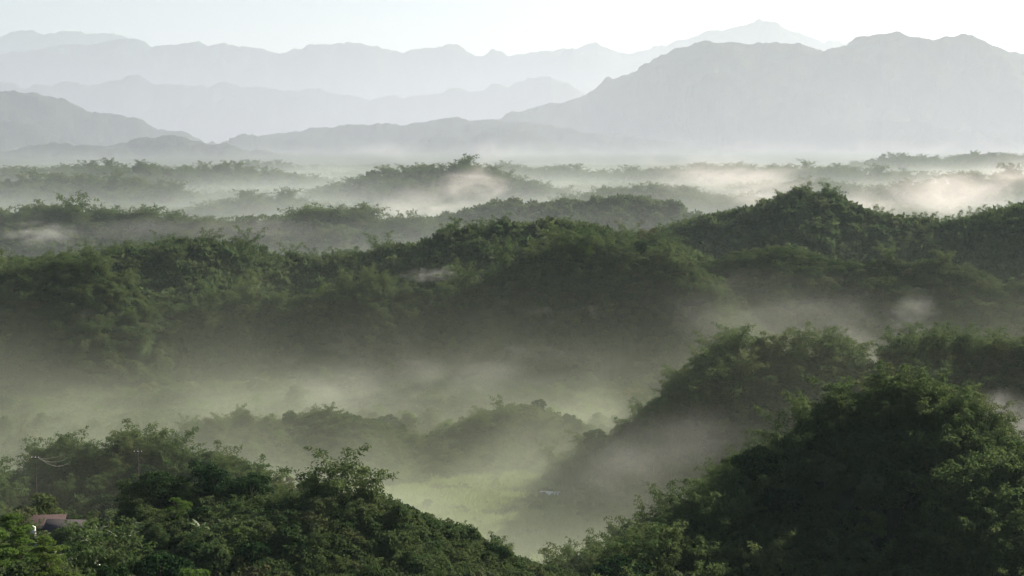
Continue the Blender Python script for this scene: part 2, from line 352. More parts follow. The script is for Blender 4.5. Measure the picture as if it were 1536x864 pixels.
def mound_mesh(seed, Rm=3.2, H=2.8, n=20, mat=None, per=70, leaf=.5):
    g = np.random.default_rng(seed); lb = []
    for k in range(n):
        a = g.uniform(0, 6.28); q_ = Rm*math.sqrt(g.uniform(0, 1))*.8; r = g.uniform(.8, 1.6)
        lb.append((math.cos(a)*q_, math.sin(a)*q_, H*(1-(q_/Rm)**2)*g.uniform(.1, .8), r, r, r*g.uniform(.7, 1.2)))
    return crown_mesh(seed+1, lb, mat or M['vine'], per, leaf, 'mound')

NB = 7
BAM = [bamboo_mesh(100+i, culms=int(rng.integers(8, 12)), H=rng.uniform(11.5, 15), spread=rng.uniform(4., 6.5), fat=1.15) for i in range(NB)]
BAMF = [bamboo_mesh(200+i, culms=12, H=rng.uniform(10, 15), spread=rng.uniform(6, 9.5), tufts=9, per=9, leaf=1.5, fat=1.35)[0] for i in range(6)]
BRO = []
for i in range(5):
    lb = tree_lobes(300+i, H=rng.uniform(8.5, 12), Rc=rng.uniform(3.6, 5), n=int(rng.integers(30, 44)), base=.08, lr=(.8, 1.9))
    BRO.append((crown_mesh(310+i, lb, [M['broad'], M['pale'], M['broad'], M['mango'], M['bright']][i], [80, 70, 85, 95, 75][i], [.5, .6, .42, .55, .4][i]), trunk_mesh(320+i, lb)))
BROF = [crown_mesh(350+i, tree_lobes(340+i, H=10, Rc=4.8, n=22, base=.05, lr=(1.3, 2.4)), M['broad'], 26, 1.1) for i in range(3)]
MND = [mound_mesh(400+i, Rm=rng.uniform(2.6, 4), H=rng.uniform(1.8, 3.6)) for i in range(6)]
MNDF = [mound_mesh(430+i, Rm=4.2, H=3.5, n=9, per=26, leaf=1.1) for i in range(3)]
MGO = []
for i in range(2):
    lb = tree_lobes(500+i, H=8.5, Rc=5., n=44, base=.1, lr=(1., 1.7)); MGO.append((crown_mesh(510+i, lb, M['mango'], 110, .42), trunk_mesh(520+i, lb)))
ACA = []
for i in range(3):
    g = np.random.default_rng(600+i); lb = []
    for tier in range(5):
        for k in range(7):
            a = g.uniform(0, 6.28); q_ = g.uniform(.2, 1)*(4.2-tier*.55)
            r = g.uniform(.8, 1.5); lb.append((math.cos(a)*q_, math.sin(a)*q_, 5+tier*1.5+g.uniform(-.4, .4)-q_*.12, r, r, .38))
    ACA.append((crown_mesh(610+i, lb, M['bright'], 190, .3), trunk_mesh(620+i, lb, .2)))
YNG = []
for i in range(2):
    lb = tree_lobes(700+i, H=7, Rc=2.8, n=22, lr=(.7, 1.3)); YNG.append((crown_mesh(710+i, lb, M['bright'], 120, .3), trunk_mesh(720+i, lb, .15)))

# ------------------------------------------------------------------ where plants stand
CAP = {'bamboo': 290, 'broad': 240}
protos_of = {'bamboo': BAM, 'broad': BRO, 'mango': MGO, 'acacia': ACA, 'young': YNG}
def scatter():
    """jittered points over the visible wedge, spacing growing with distance"""
    X, Y = [], []
    r = 150.
    while r < 4100:
        s = 3.3 if r < 380 else 4.4 if r < 700 else 6.0 if r < 1250 else 8.5 if r < 2100 else 13
        n = int(R(46)*r/s); a = R(-21.5)+R(46)*(np.arange(n)+rng.random(n))/n
        rr = r+(rng.random(n)-.5)*s
        X.append(rr*np.sin(a)); Y.append(rr*np.cos(a)); r += s
    return np.concatenate(X), np.concatenate(Y)
SX, SY = scatter()
n1 = len(SX); X2, Y2 = scatter(); m2_ = np.hypot(X2, Y2) < 1250; SX = np.r_[SX, X2[m2_]]; SY = np.r_[SY, Y2[m2_]]; EXTRA = np.arange(len(SX)) >= n1
SZ, SW, SS = terrain(SX, SY, True)
SR = np.hypot(SX, SY)
keep = visible(SX, SY, SZ+13)
SX, SY, SZ, SW, SS, SR, EXTRA = [v[keep] for v in (SX, SY, SZ, SW, SS, SR, EXTRA)]
PXS, PYS = proj(SX, SY, SZ)
n = len(SX); U = rng.random(n); clump = fbm(SX, SY, 38, 2)*.5+.5; clump2 = fbm(SX+900, SY, 26, 2)*.5+.5
kind = np.full(n, 'mound', dtype=object); scl = rng.uniform(.7, 1.25, n)
NAMES = [r[0] for r in ALL]
def ridx(nm): return [i for i, r in enumerate(ALL) if r[0] == nm]
spacing = np.where(SR < 380, 3.3, np.where(SR < 700, 4.4, np.where(SR < 1250, 6., np.where(SR < 2100, 8.5, 13.))))
# (bamboo chance near the crest, on the slope; broadleaf chance near crest, slope; bamboo size; crest width)
ZP = {
 'front right hill': (.42, .2, .04, .06, .85, 16), 'front left ridge': (.08, .03, .12, .07, .55, 10),
 'near left bank': (.1, .05, .15, .1, .5, 10),
 'left tree mass': (.30, .1, .35, .25, .95, 22), 'hazy mid hump': (.12, .05, .25, .15, .6, 14),
 'hazy valley hill': (.0, .0, .06, .05, .5, 10), 'rim lit valley spur': (.10, .03, .15, .1, .6, 12),
 'second right hill': (.42, .08, .10, .12, .9, 16), 'dark middle ridge': (.32, .07, .25, .16, .8, 20),
 'ridge behind the dark one': (.6, .3, .1, .2, .95, 30), 'bare right ridge': (.015, .01, .05, .05, .6, 10),
 'hill with the tall bamboo': (.5, .2, .1, .2, .95, 25), 'far left bamboo ridge': (.85, .3, .1, .2, 1., 24),
 'rocky hill in the centre': (.12, .1, .2, .2, .7, 25), 'low wooded ridges': (.7, .5, .2, .3, 1., 60),
 'foothill': (.3, .3, .4, .4, 1., 60), 'mountain': (.3, .3, .4, .4, 1., 60)}
for i, nm in enumerate(NAMES):
    m = SW == i
    if not m.any(): continue
    bc, bs, tc_, ts, bsz, cw = ZP[nm]
    near = (SS < cw*(.6+.9*clump))
    pb = np.where(near, bc, bs)*np.clip(clump2*2.2-.3, .15, 1.6); pt = np.where(near, tc_, ts)
    kb_ = m & (U < pb); kt = m & (U >= pb) & (U < pb+pt)
    kind[kb_] = 'bamboo'; kind[kt] = 'broad'
    scl[kb_] = bsz*np.where(SR[kb_] > 650, rng.uniform(.5, 1.45, kb_.sum()), rng.uniform(.7, 1.2, kb_.sum()))*(.7+.6*clump2[kb_]); scl[kt] = rng.uniform(.5, .95, kt.sum())*min(1, bsz+.15)
fl = SW < 0
kind[fl & (U < .05)] = 'broad'
fi_ = fl & (SR > 900)
kind[fi_ & (U < .35)] = 'bamboo'; kind[fi_ & (U >= .35) & (U < .6)] = 'broad'
# the open field of tall grass on the valley floor
fieldm = fl & (SR > 330) & (SR < 640) & (PXS > 480) & (PXS < 1000) & (PYS > 685)
kind[fieldm] = 'reed'; hedge = fieldm & ((np.abs(((SR*1.0+fbm(SX, SY, 40, 2)*30) % 38)-19) < 3.2) & (clump > .42)); kind[fieldm & (U < .10)] = 'mound'; kind[hedge & (U < .75)] = 'mound'; kind[fieldm & (U > .975)] = 'broad'
fs = fieldm & (kind == 'mound'); scl[fs] *= rng.uniform(.45, 1.1, int(fs.sum())); fs = fieldm & (kind == 'broad'); scl[fs] = rng.uniform(.3, .6, int(fs.sum()))
scl[(kind == 'mound') & (SR > 600)] *= 1.3
kind[EXTRA & (kind != 'reed')] = 'mound'; scl[EXTRA] = rng.uniform(.6, 1.3, int(EXTRA.sum()))*np.where(SR[EXTRA] > 600, 1.35, 1)
def crest(nm, step, lo, hi, p=1., jit=4.):
    out = []
    for i in ridx(nm):
        P = np.array([at(*q) for q in ALL[i][1]])[:, :2]
        seg = np.linalg.norm(np.diff(P, axis=0), axis=1); cum = np.r_[0, np.cumsum(seg)]; s_ = 0
        while s_ < cum[-1]:
            s_ += step*rng.uniform(.45, 1.6)
            if rng.random() > p: continue
            x_ = np.interp(s_, cum, P[:, 0])+rng.normal()*jit*.3; y_ = np.interp(s_, cum, P[:, 1])+rng.uniform(-1, .5)*jit
            big = .5+.5*math.sin(s_/31.)*math.sin(s_/13.+1)
            f_ = np.clip((big-.42)*3.2, 0, 1)*rng.uniform(.55, 1.1) if rng.random() < .85 else rng.random()
            out.append((x_, y_, i, lo+(hi-lo)*f_))
    return out
CR = []
for a_ in (('front right hill', 6, .55, 1.15), ('left tree mass', 9, .7, 1.1), ('second right hill', 8, .6, 1.4, .85), ('dark middle ridge', 10, .4, 1.6, .85, 8),
           ('ridge behind the dark one', 10, .5, 2.0, .85, 8), ('hill with the tall bamboo', 11, .5, 1.7, .8, 8), ('far left bamboo ridge', 11, .5, 1.8, .9, 8),
           ('low wooded ridges', 17, .5, 2.0, .85, 10), ('bare right ridge', 26, .25, .6, .8, 5), ('front left ridge', 9, .3, .65, .6), ('rocky hill in the centre', 22, .4, .8, .8, 8),
           ('hazy mid hump', 12, .4, .7, .8), ('rim lit valley spur', 16, .4, .7, .8)):
    CR += crest(*a_)
CR = np.array(CR); cx_, cy__ = CR[:, 0], CR[:, 1]; cz_ = ground(cx_, cy__)
cpx, cpy = proj(cx_, cy__, cz_); vm = (cpx > -250) & (cpx < 1790) & (cy__ > 150)
cx_, cy__, cz_, CR, cpx, cpy = cx_[vm], cy__[vm], cz_[vm], CR[vm], cpx[vm], cpy[vm]; k_ = len(CR)
SX = np.r_[SX, cx_]; SY = np.r_[SY, cy__]; SZ = np.r_[SZ, cz_]; SW = np.r_[SW, CR[:, 2].astype(int)]; SS = np.r_[SS, np.zeros(k_)]; SR = np.r_[SR, np.hypot(cx_, cy__)]
kind = np.r_[kind, np.where(rng.random(k_) < .9, 'bamboo', 'broad').astype(object)]; scl = np.r_[scl, CR[:, 3]]; PXS = np.r_[PXS, cpx]; PYS = np.r_[PYS, cpy]; EXTRA = np.r_[EXTRA, np.zeros(k_, bool)]
n = len(SX)
# the farmyard on the left stays clear
fy = (PXS > -30) & (PXS < 185) & (PYS > 735) & (PYS < 800) & (SR < 345) & (SR > 270)
ok = ~fy
ok &= ~(EXTRA & (SW < 0) & (kind == 'mound') & (SR > 330) & (SR < 640))
ok &= ~((kind == 'mound') & (SR > 2100) & (rng.random(n) < .5))
SX, SY, SZ, SW, SS, SR, kind, scl, PXS, PYS = [v[ok] for v in (SX, SY, SZ, SW, SS, SR, kind, scl, PXS, PYS)]
n = len(SX); rot = rng.uniform(0, 2*math.pi, n)
print('points', n, {k: int((kind == k).sum()) for k in set(kind)})

# ------------------------------------------------------------------ masses: geometry-node ground cover and far woods
def far_proto(name, me):
    o = bpy.data.objects.new(name, me); return o
def mass(name, sel, protos, label, cat, smul=None):
    c = np.c_[SX[sel], SY[sel], SZ[sel]-.2]; k = len(c)
    me = bpy.data.meshes.new(name); me.vertices.add(k); me.vertices.foreach_set('co', c.astype(np.float32).ravel())
    at_ = me.attributes.new('variant', 'INT', 'POINT'); at_.data.foreach_set('value', rng.integers(0, len(protos), k).astype(np.int32))
    at_ = me.attributes.new('turn', 'FLOAT_VECTOR', 'POINT'); at_.data.foreach_set('vector', np.c_[rng.normal(size=k)*.06, rng.normal(size=k)*.06, rot[sel]].astype(np.float32).ravel())
    s = scl[sel]*(smul if smul is not None else 1.)
    at_ = me.attributes.new('size', 'FLOAT_VECTOR', 'POINT'); at_.data.foreach_set('vector', np.c_[s, s, s*rng.uniform(.85, 1.2, k)].astype(np.float32).ravel())
    o = ob(name, me); tag(o, label, cat, kind='stuff')
    ng = bpy.data.node_groups.new(name+'_nodes', 'GeometryNodeTree')
    ng.interface.new_socket('Geometry', in_out='INPUT', socket_type='NodeSocketGeometry'); ng.interface.new_socket('Geometry', in_out='OUTPUT', socket_type='NodeSocketGeometry')
    N = ng.nodes.new; L = ng.links.new
    gi = N('NodeGroupInput'); go = N('NodeGroupOutput'); iop = N('GeometryNodeInstanceOnPoints'); gti = N('GeometryNodeGeometryToInstance')
    jn = N('GeometryNodeJoinGeometry')
    for p in reversed(protos):
        oi = N('GeometryNodeObjectInfo'); oi.transform_space = 'ORIGINAL'; oi.inputs['Object'].default_value = p; oi.inputs['As Instance'].default_value = True
        L(oi.outputs['Geometry'], jn.inputs[0])
    def na(nm_, t):
        a = N('GeometryNodeInputNamedAttribute'); a.data_type = t; a.inputs[0].default_value = nm_; return a.outputs[0]
    L(gi.outputs[0], iop.inputs['Points']); L(jn.outputs[0], iop.inputs['Instance']); iop.inputs['Pick Instance'].default_value = True
    L(na('variant', 'INT'), iop.inputs['Instance Index']); L(na('turn', 'FLOAT_VECTOR'), iop.inputs['Rotation']); L(na('size', 'FLOAT_VECTOR'), iop.inputs['Scale'])
    L(iop.outputs[0], go.inputs[0])
    md = o.modifiers.new('plants', 'NODES'); md.node_group = ng
    return o

# ------------------------------------------------------------------ individual trees
TREES = []      # (kind, variant, x, y, z, rot, scale, ridge name, tag)
vis = visible(SX, SY, SZ+9*scl) & (PXS > -20) & (PXS < 1556) & (PYS < 900)
single = np.zeros(n, bool)
for kd, cap in CAP.items():
    c = np.where((kind == kd) & vis & (SR < 1300))[0]
    c = c[np.argsort(-(scl[c]/SR[c]))][:cap]
    single[c] = True
    for q_ in c:
        TREES.append([kd, None, SX[q_], SY[q_], SZ[q_], rot[q_], scl[q_], NAMES[SW[q_]] if SW[q_] >= 0 else 'valley floor', None])
def hero(kd, px, py, Y, s, label=None, var=None, rz=None, hgt=None, zone='hand', tilt=None):
    """py is the top of the plant: its foot drops to the ground beneath; the size follows from the top"""
    ys = Y*np.linspace(.955, 1.045, 19); xs = ys*at(px, py, Y)[0]/Y; g_ = ground(xs, ys)
    k_ = int(np.argmax((g_-CZ)/ys-.0006*np.abs(np.linspace(-1, 1, 19)))); Y = float(ys[k_])
    p = at(px, py, Y); z = float(g_[k_])-.3
    TREES.append([kd, var, p[0], p[1], z, rng.uniform(0, 6.28) if rz is None else rz, s, zone, label, tilt, p[2]-z if hgt is None else hgt])
EXEC_HEROES = True
hero('bamboo', 505, 664, 306, 1, 'tallest bamboo clump, at the dark knoll left of the valley field', 0)
hero('bamboo', 545, 690, 303, 1, 'bamboo clump leaning right over the misty valley beside the tallest clump', 1)
hero('bamboo', 470, 690, 308, 1, 'bamboo clump just left of the tallest one on the left knoll', 2)
hero('mango', 245, 684, 322, 1, 'round dark tree, leftmost of the three above the banana patch', 0)
hero('mango', 312, 690, 322, 1, 'widest round dark tree, in the middle above the banana patch', 1)
hero('mango', 370, 708, 318, 1, 'smallest round dark tree, right of the widest one', 0)
hero('bamboo', 202, 622, 424, 1, 'upright plume of bamboo in the pale tree mass behind the bare pole', 3)
hero('bamboo', 232, 634, 420, 1, 'pale lit bamboo beside the upright plume', 4)
hero('bamboo', 95, 628, 428, 1, 'leftmost bamboo of the pale tree mass above the wires', 5)
hero('broad', 25, 690, 330, 1, 'bushy tree at the left edge above the farmhouse', 1)
hero('broad', -5, 680, 335, 1, 'tree cut by the left edge above the farmhouse', 2)
hero('broad', 62, 712, 336, 1, 'bushy tree hiding the foot of the wire pole', 0)
hero('broad', 205, 708, 326, 1, 'low tree hiding the foot of the bare pole', 2)
hero('acacia', 18, 768, 200, 1, 'layered bright green tree in the bottom left corner', 0)
hero('acacia', 70, 800, 192, 1, 'second layered bright tree, right of the corner one', 1)
hero('acacia', -25, 790, 185, 1, 'layered tree cut by the left frame edge', 2)
hero('bamboo', 140, 782, 215, 1, 'dark feathery bamboo below the banana patch', 5)
hero('bamboo', 185, 800, 212, 1, 'dark bamboo arching right below the banana patch', 6)
hero('young', 95, 838, 175, 1, 'small bright green tree at the bottom edge, left one', 0)
hero('young', 165, 842, 175, 1, 'small bright green tree at the bottom edge, middle one', 1)
hero('young', 220, 838, 180, 1, 'small yellowish green tree at the bottom edge, right one', 0)
hero('broad', 235, 822, 212, 1, 'dark bushy tree near the bottom edge right of the bamboo', 3)
hero('broad', 285, 850, 205, 1, 'dark bush cut by the bottom edge', 4)
hero('bamboo', 1215, 588, 326, 1, 'bamboo hooking left over the gap on the near right hill', 0)
hero('bamboo', 1180, 612, 318, 1, 'lone bamboo tuft left of the gap on the near right hill', 6)
hero('bamboo', 1262, 556, 336, 1, 'left shoulder bamboo of the near right hilltop', 2)
hero('bamboo', 1330, 546, 338, 1, 'highest bamboo on the near right hilltop', 3)
hero('bamboo', 1395, 550, 338, 1, 'bamboo right of the highest one on the near right hilltop', 4)
hero('bamboo', 1452, 572, 332, 1, 'bamboo at the right shoulder of the near right hilltop', 5)
hero('bamboo', 1484, 648, 322, 1, 'bamboo frond reaching right below the leaning stakes', 1)
hero('bamboo', 1210, 272, 1135, 1, 'tallest bamboo on the hill behind the bare right ridge', 0)
hero('bamboo', 1245, 274, 1130, 1, 'bamboo right beside the tallest on the hill behind the bare ridge', 3)
hero('bamboo', 1188, 283, 1132, 1, 'bamboo left beside the tallest on the hill behind the bare ridge', 5)
hero('bamboo', 1335, 366, 822, 1, 'thin leaning tree alone on the bare right ridge', 2)
hero('bamboo', 1416, 374, 815, 1, 'squat bush alone at the right end of the bare ridge', 1)
hero('bamboo', 450, 352, 930, 1, 'lone fan shaped bamboo between two groups on the middle ridge', 4)
hero('bamboo', 700, 238, 2380, 1, 'bamboo rising at the right end of the far central ridge', 6)
hero('broad', 770, 288, 1478, 1, 'lone spreading tree left of the rocky central hill', 2)
hero('broad', 1415, 462, 560, 1, 'small tree on the slope right of the second hill clumps', 1)
for k, (px, py) in enumerate([(1100, 466), (1135, 470), (1168, 474), (1200, 472), (1240, 470), (1285, 480), (1075, 492), (1052, 518), (1022, 540)]):
    hero('bamboo', px, py, 520+rng.uniform(-6, 6), 1, None, k % NB, zone='second right hill')
for k, (px, py) in enumerate([(1345, 488), (1378, 474), (1405, 470), (1440, 474), (1478, 478), (1520, 470), (1334, 500)]):
    hero('bamboo', px, py, 516+rng.uniform(-6, 6), 1, None, (k+3) % NB, zone='second right hill')
for k, (px, py) in enumerate([(215, 352), (250, 354), (285, 358), (320, 356), (345, 362), (130, 368), (155, 366), (40, 388), (80, 384)]):
    hero('bamboo', px, py, 900+rng.uniform(-20, 20) if py < 365 else 790, 1, None, (k+1) % NB, zone='dark middle ridge')

HGT = {'bamboo': [float(np.percentile([v.co.z for v in m[0].vertices], 99.8)) for m in BAM]}
for kd in ('broad', 'mango', 'acacia', 'young'):
    HGT[kd] = [max(v.co.z for v in m[0].vertices) for m in protos_of[kd]]

# shadow-free bookkeeping: sort for ordinals, write labels
INFO = {'bamboo': ('bamboo_clump', 'bamboo clump', 'foliage', 'culms'), 'broad': ('broadleaf_tree', 'tree', 'crown', 'trunk'),
        'mango': ('round_tree', 'tree', 'crown', 'trunk'), 'acacia': ('layered_tree', 'tree', 'crown', 'trunk'), 'young': ('young_tree', 'tree', 'crown', 'trunk')}
PLACE = {'near left bank': 'on the nearest bank at bottom left', 'front right hill': 'on the big near hill at bottom right', 'front left ridge': 'on the near left ridge below the dark round trees',
 'left tree mass': 'in the pale tree mass at left', 'hazy mid hump': 'on the misty hump above the left trees', 'hazy valley hill': 'on the misty bald hill in mid valley',
 'rim lit valley spur': 'on the rim lit spur beyond the field', 'second right hill': 'on the second hill at right', 'dark middle ridge': 'on the long dark middle ridge',
 'ridge behind the dark one': 'just behind the dark middle ridge', 'bare right ridge': 'on the bare ridge at right', 'hill with the tall bamboo': 'on the hill behind the bare ridge',
 'far left bamboo ridge': 'on the far left bamboo ridge', 'rocky hill in the centre': 'on the rocky central hill', 'low wooded ridges': 'on the low far ridges', 'valley floor': 'on the valley floor'}
def ordinal(k):
    return '%d%s' % (k, 'th' if 10 <= k % 100 <= 20 else {1: 'st', 2: 'nd', 3: 'rd'}.get(k % 10, 'th'))
for t in TREES:
    while len(t) < 11: t.append(None)
    if t[1] is None: t[1] = int(rng.integers(0, len(protos_of[t[0]])))
    if t[10] is not None: t[6] = float(np.clip(t[10]/HGT[t[0]][t[1]], .4, 1.2 if t[3] < 700 else 1.5))
byz = {}
for t in TREES:
    if t[8] is None: byz.setdefault((t[0], t[7]), []).append(t)
for (kd, zn), ts in byz.items():
    ts.sort(key=lambda t: t[2]/t[3])
    for k, t in enumerate(ts):
        w_ = 'bamboo clump' if kd == 'bamboo' else 'broad tree'
        t[8] = '%s %s, %s from the left' % (w_, PLACE.get(zn, 'on the hillside'), ordinal(k+1))
first = {}
for t in TREES:
    kd, var, x, y, z, rz, s, zn, lab, tilt, _ = t
    nm, cat, pc, pt = INFO[kd]
    e = empty(nm, (x, y, z-.2), rz, s); tag(e, lab, cat, {'bamboo': 'bamboo clumps on the hills', 'broad': 'broadleaf trees on the hills', 'mango': 'dark round trees above the banana patch',
        'acacia': 'layered bright trees in the corner', 'young': 'small bright trees at the bottom edge'}[kd], 'thing')
    if tilt: e.rotation_euler = (tilt[0], tilt[1], rz)
    cr = ob(pc, protos_of[kd][var][0], e); tr = ob(pt, protos_of[kd][var][1], e)
    first.setdefault((kd, var), cr)

rest = ~single
for nm_, lst in (('bamboo', BAM), ('broad', BRO)):
    for i in range(len(lst)):
        if (nm_, i) not in first: first[(nm_, i)] = far_proto('spare', lst[i][0])
bam_near = [first[('bamboo', i)] for i in range(NB)]; bro_near = [first[('broad', i)] for i in range(len(BRO))]
mass('bamboo_forest', rest & (kind == 'bamboo') & (SR < 1250), bam_near, 'dense feathery bamboo cover on the nearer dark hills', 'bamboo forest')
mass('distant_bamboo_forest', rest & (kind == 'bamboo') & (SR >= 1250), [far_proto('bf', m_) for m_ in BAMF], 'hazy bamboo woods on the far low ridges', 'bamboo forest')
mass('broadleaf_forest', rest & (kind == 'broad') & (SR < 1250), bro_near, 'round crowned woodland filling the nearer slopes', 'forest')
mass('distant_broadleaf_forest', rest & (kind == 'broad') & (SR >= 1250), [far_proto('tf', m_) for m_ in BROF], 'hazy round crowned woods on the far ridges', 'forest')
mass('undergrowth', rest & (kind == 'mound') & (SR < 900), [far_proto('m', m_) for m_ in MND], 'vine covered scrub blanketing the near slopes', 'undergrowth', 1.0)
mass('distant_undergrowth', rest & (kind == 'mound') & (SR >= 900), [far_proto('mf', m_) for m_ in MNDF], 'low scrub blanketing the far slopes', 'undergrowth', 2.0)
def reed_mesh(seed):
    g = np.random.default_rng(seed); lf = MB(); k = 260
    P = np.c_[g.uniform(-3, 3, k), g.uniform(-3, 3, k), g.uniform(-.2, .6, k)]
    lf.leaves(P, np.c_[g.normal(size=(k, 2))*.28, np.ones(k)], g.normal(size=(k, 3))+np.array((0, -.5, .2)), g.uniform(.9, 2.1, k), .3)
    return lf.me('reeds', M['grass'])
mass('field_grass', rest & (kind == 'reed'), [far_proto('r', reed_mesh(i)) for i in (1, 2, 3)], 'tall pale grass in the sunlit valley field', 'grass')

# ------------------------------------------------------------------ farm: houses, tank, poles, bananas
def gpos(px, Y, up=0):
    p = at(px, 500, Y); return np.array((p[0], Y, float(ground(p[0], Y)[0])+up))
def corrug(name, c1, c2):
    m = solid(name, c1, c2, .6, .9)
    nt = m.node_tree; N = nt.nodes.new; L = nt.links.new
    tc = N('ShaderNodeTexCoord'); wv = N('ShaderNodeTexWave'); wv.inputs['Scale'].default_value = 2.2; b = N('ShaderNodeBump'); b.inputs['Distance'].default_value = .04
    L(tc.outputs['Object'], wv.inputs['Vector']); L(wv.outputs['Fac'], b.inputs['Height'])
    L(b.outputs[0], [x for x in nt.nodes if x.type == 'BSDF_PRINCIPLED'][0].inputs['Normal'])
    return m
M['roof_red'] = corrug('rusty_roof', (.045, .022, .020), (.03, .019, .018))
M['roof_dark'] = corrug('dark_roof', (.035, .03, .03), (.022, .02, .02))
M['roof_pale'] = corrug('pale_roof', (.72, .73, .73), (.6, .6, .61))
M['wall'] = solid('old_plaster', (.35, .33, .29), (.22, .21, .19), .8)
M['wall_pale'] = solid('pale_sheet_wall', (.55, .58, .6), (.42, .44, .46), .8, .6)
M['dark'] = solid('dark_opening', (.02, .02, .02))
M['white'] = solid('white_tank_plastic', (.78, .78, .76), (.68, .68, .66), 2, .5)
M['metal'] = solid('galvanised_steel', (.35, .36, .37), (.25, .26, .27), 2, .5, .6)
M['wire'] = solid('cable', (.13, .125, .11), None, 1, .5)
def house(name, px, Y, wid, dep, hw, hr, rz, roof, wall, label, cat, up=0, wins=(-.3, .36)):
    p = gpos(px, Y, up); e = empty(name, p, rz); tag(e, label, cat, kind='thing')
    b = MB(); t_ = .15
    b.box((0, -dep/2, hw/2-.5), (wid, t_, hw+1)); b.box((0, dep/2, hw/2-.5), (wid, t_, hw+1))
    for sx in (-1, 1):
        b.box((sx*(wid/2-t_/2), 0, hw/2-.5), (t_-.01, dep-t_-.01, hw+.99))
        x = sx*(wid/2-t_/2)
        b.add([(x-.06, -dep/2+.1, hw), (x-.06, dep/2-.1, hw), (x-.06, 0, hw+hr-.08), (x-.06, 0, hw+hr-.081), (x+.06, -dep/2+.1, hw), (x+.06, dep/2-.1, hw), (x+.06, 0, hw+hr-.08), (x+.06, 0, hw+hr-.081)],
              [(0, 1, 2, 3), (4, 7, 6, 5), (0, 4, 5, 1)])
    ob('wall', b.me('wall', wall), e)
    rf = MB(); o_ = .6; L2 = dep/2+o_; dz = hr*L2/(dep/2)
    for s in (-1, 1):
        v = [(-wid/2-o_, s*L2, hw+hr-dz), (wid/2+o_, s*L2, hw+hr-dz), (wid/2+o_, 0, hw+hr), (-wid/2-o_, 0, hw+hr)]
        v2 = [(a, b_, c+.1) for a, b_, c in v]
        rf.add(v+v2, [(0, 1, 2, 3), (4, 5, 6, 7), (0, 1, 5, 4), (1, 2, 6, 5), (2, 3, 7, 6), (3, 0, 4, 7)])
    ob('roof', rf.me('roof', roof), e)
    dh = min(2., hw*.8); d = MB(); d.box((wid*.15, -dep/2-.09, dh/2), (.95, .05, dh)); ob('door', d.me('door', M['dark']), e)
    for wx in wins:
        w_ = MB(); w_.box((wid*wx, -dep/2-.09, 1.5), (1.1, .05, 1.0)); wo = ob('window', w_.me('window', M['dark']), e)
        fr = MB()
        for c, s in (((wid*wx, -dep/2-.1, 2.04), (1.26, .08, .08)), ((wid*wx, -dep/2-.1, .96), (1.26, .08, .08)), ((wid*wx-.6, -dep/2-.1, 1.5), (.08, .08, 1.0)), ((wid*wx+.6, -dep/2-.1, 1.5), (.08, .08, 1.0))): fr.box(c, s)
        ob('frame', fr.me('frame', M['wood']), wo)
    return e
house('farmhouse', 52, 312, 9, 7, 2.6, 2.3, R(8), M['roof_red'], M['wall'], 'low farmhouse with dull red roof behind the banana patch', 'house', 1.2)
house('farm_shed', 92, 308, 6.5, 5, 2.2, 1.5, R(-6), M['roof_dark'], M['wall_pale'], 'dark roofed shed with pale end wall right of the farmhouse', 'shed', .8)
house('farm_shed', -2, 318, 8, 5, 2.2, .8, R(4), M['roof_pale'], M['wall'], 'pale flat roofed shed at the left edge beside the farmhouse', 'shed', .6)
house('field_hut', 826, 532, 5.5, 4, 1.1, .7, R(-14), M['roof_pale'], M['wood'], 'small hut with glinting white roof at the right end of the valley field', 'hut', .4, wins=())
# water tank on a stand
p = gpos(41, 303); e = empty('water_tank', p); tag(e, 'white water tank on a steel stand before the farmhouse', 'tank', kind='thing')
b = MB(); hgt_ = float(at(41, 745, 303)[2]-p[2]); hgt_ = float(np.clip(hgt_, 3., 5.))
t_ = np.linspace(0, 2*math.pi, 17)[:-1]
prof = [(.02, .2), (.5, .2), (.53, .3), (.53, 1.25), (.48, 1.38), (.16, 1.5), (.16, 1.6), (.02, 1.6)]
v = [(r_*math.cos(a), r_*math.sin(a), hgt_-1.6+z_) for r_, z_ in prof for a in t_]
b.add(v, [(i*16+j, i*16+(j+1) % 16, (i+1)*16+(j+1) % 16, (i+1)*16+j) for i in range(len(prof)-1) for j in range(16)])
ob('drum', b.me('drum', M['white'], True), e)
b = MB(); b.box((0, 0, hgt_-1.46), (1.2, 1.2, .1)); ob('platform', b.me('platform', M['metal']), e)
for sx in (-1, 1):
    for sy in (-1, 1):
        b = MB(); b.tube([(sx*.62, sy*.62, -.5), (sx*.52, sy*.52, hgt_-1.52)], .05, 6); ob('leg', b.me('leg', M['metal']), e)
# utility poles and cables
def pole(px, py, Y, label, arm=True):
    top = at(px, py, Y); z0 = float(ground(top[0], Y)[0]); h = max(top[2]-z0, 5)
    e = empty('utility_pole', (top[0], Y, z0)); tag(e, label, 'utility pole', 'utility poles beside the farm', 'thing')
    b = MB(); b.tube([(0, 0, -.5), (0, 0, h*.5), (0, 0, h)], [.14, .12, .09], 8); ob('post', b.me('post', M['wood'], True), e)
    if arm:
        b = MB(); b.box((0, -.15, h-.55), (1.7, .1, .12)); ob('cross_arm', b.me('cross_arm', M['wood']), e)
        for sx in (-.75, 0, .75):
            b = MB(); b.tube([(sx, -.15, h-.48), (sx, -.15, h-.36), (sx, -.15, h-.24)], [.05, .08, .04], 6); ob('insulator', b.me('insulator', M['white']), e)
    return np.array((top[0], Y, z0+h))
tp1 = pole(207, 674, 330, 'bare thin utility pole standing before the pale trees')
tp2 = pole(53, 683, 345, 'shorter utility pole at left with pale cables running from it')
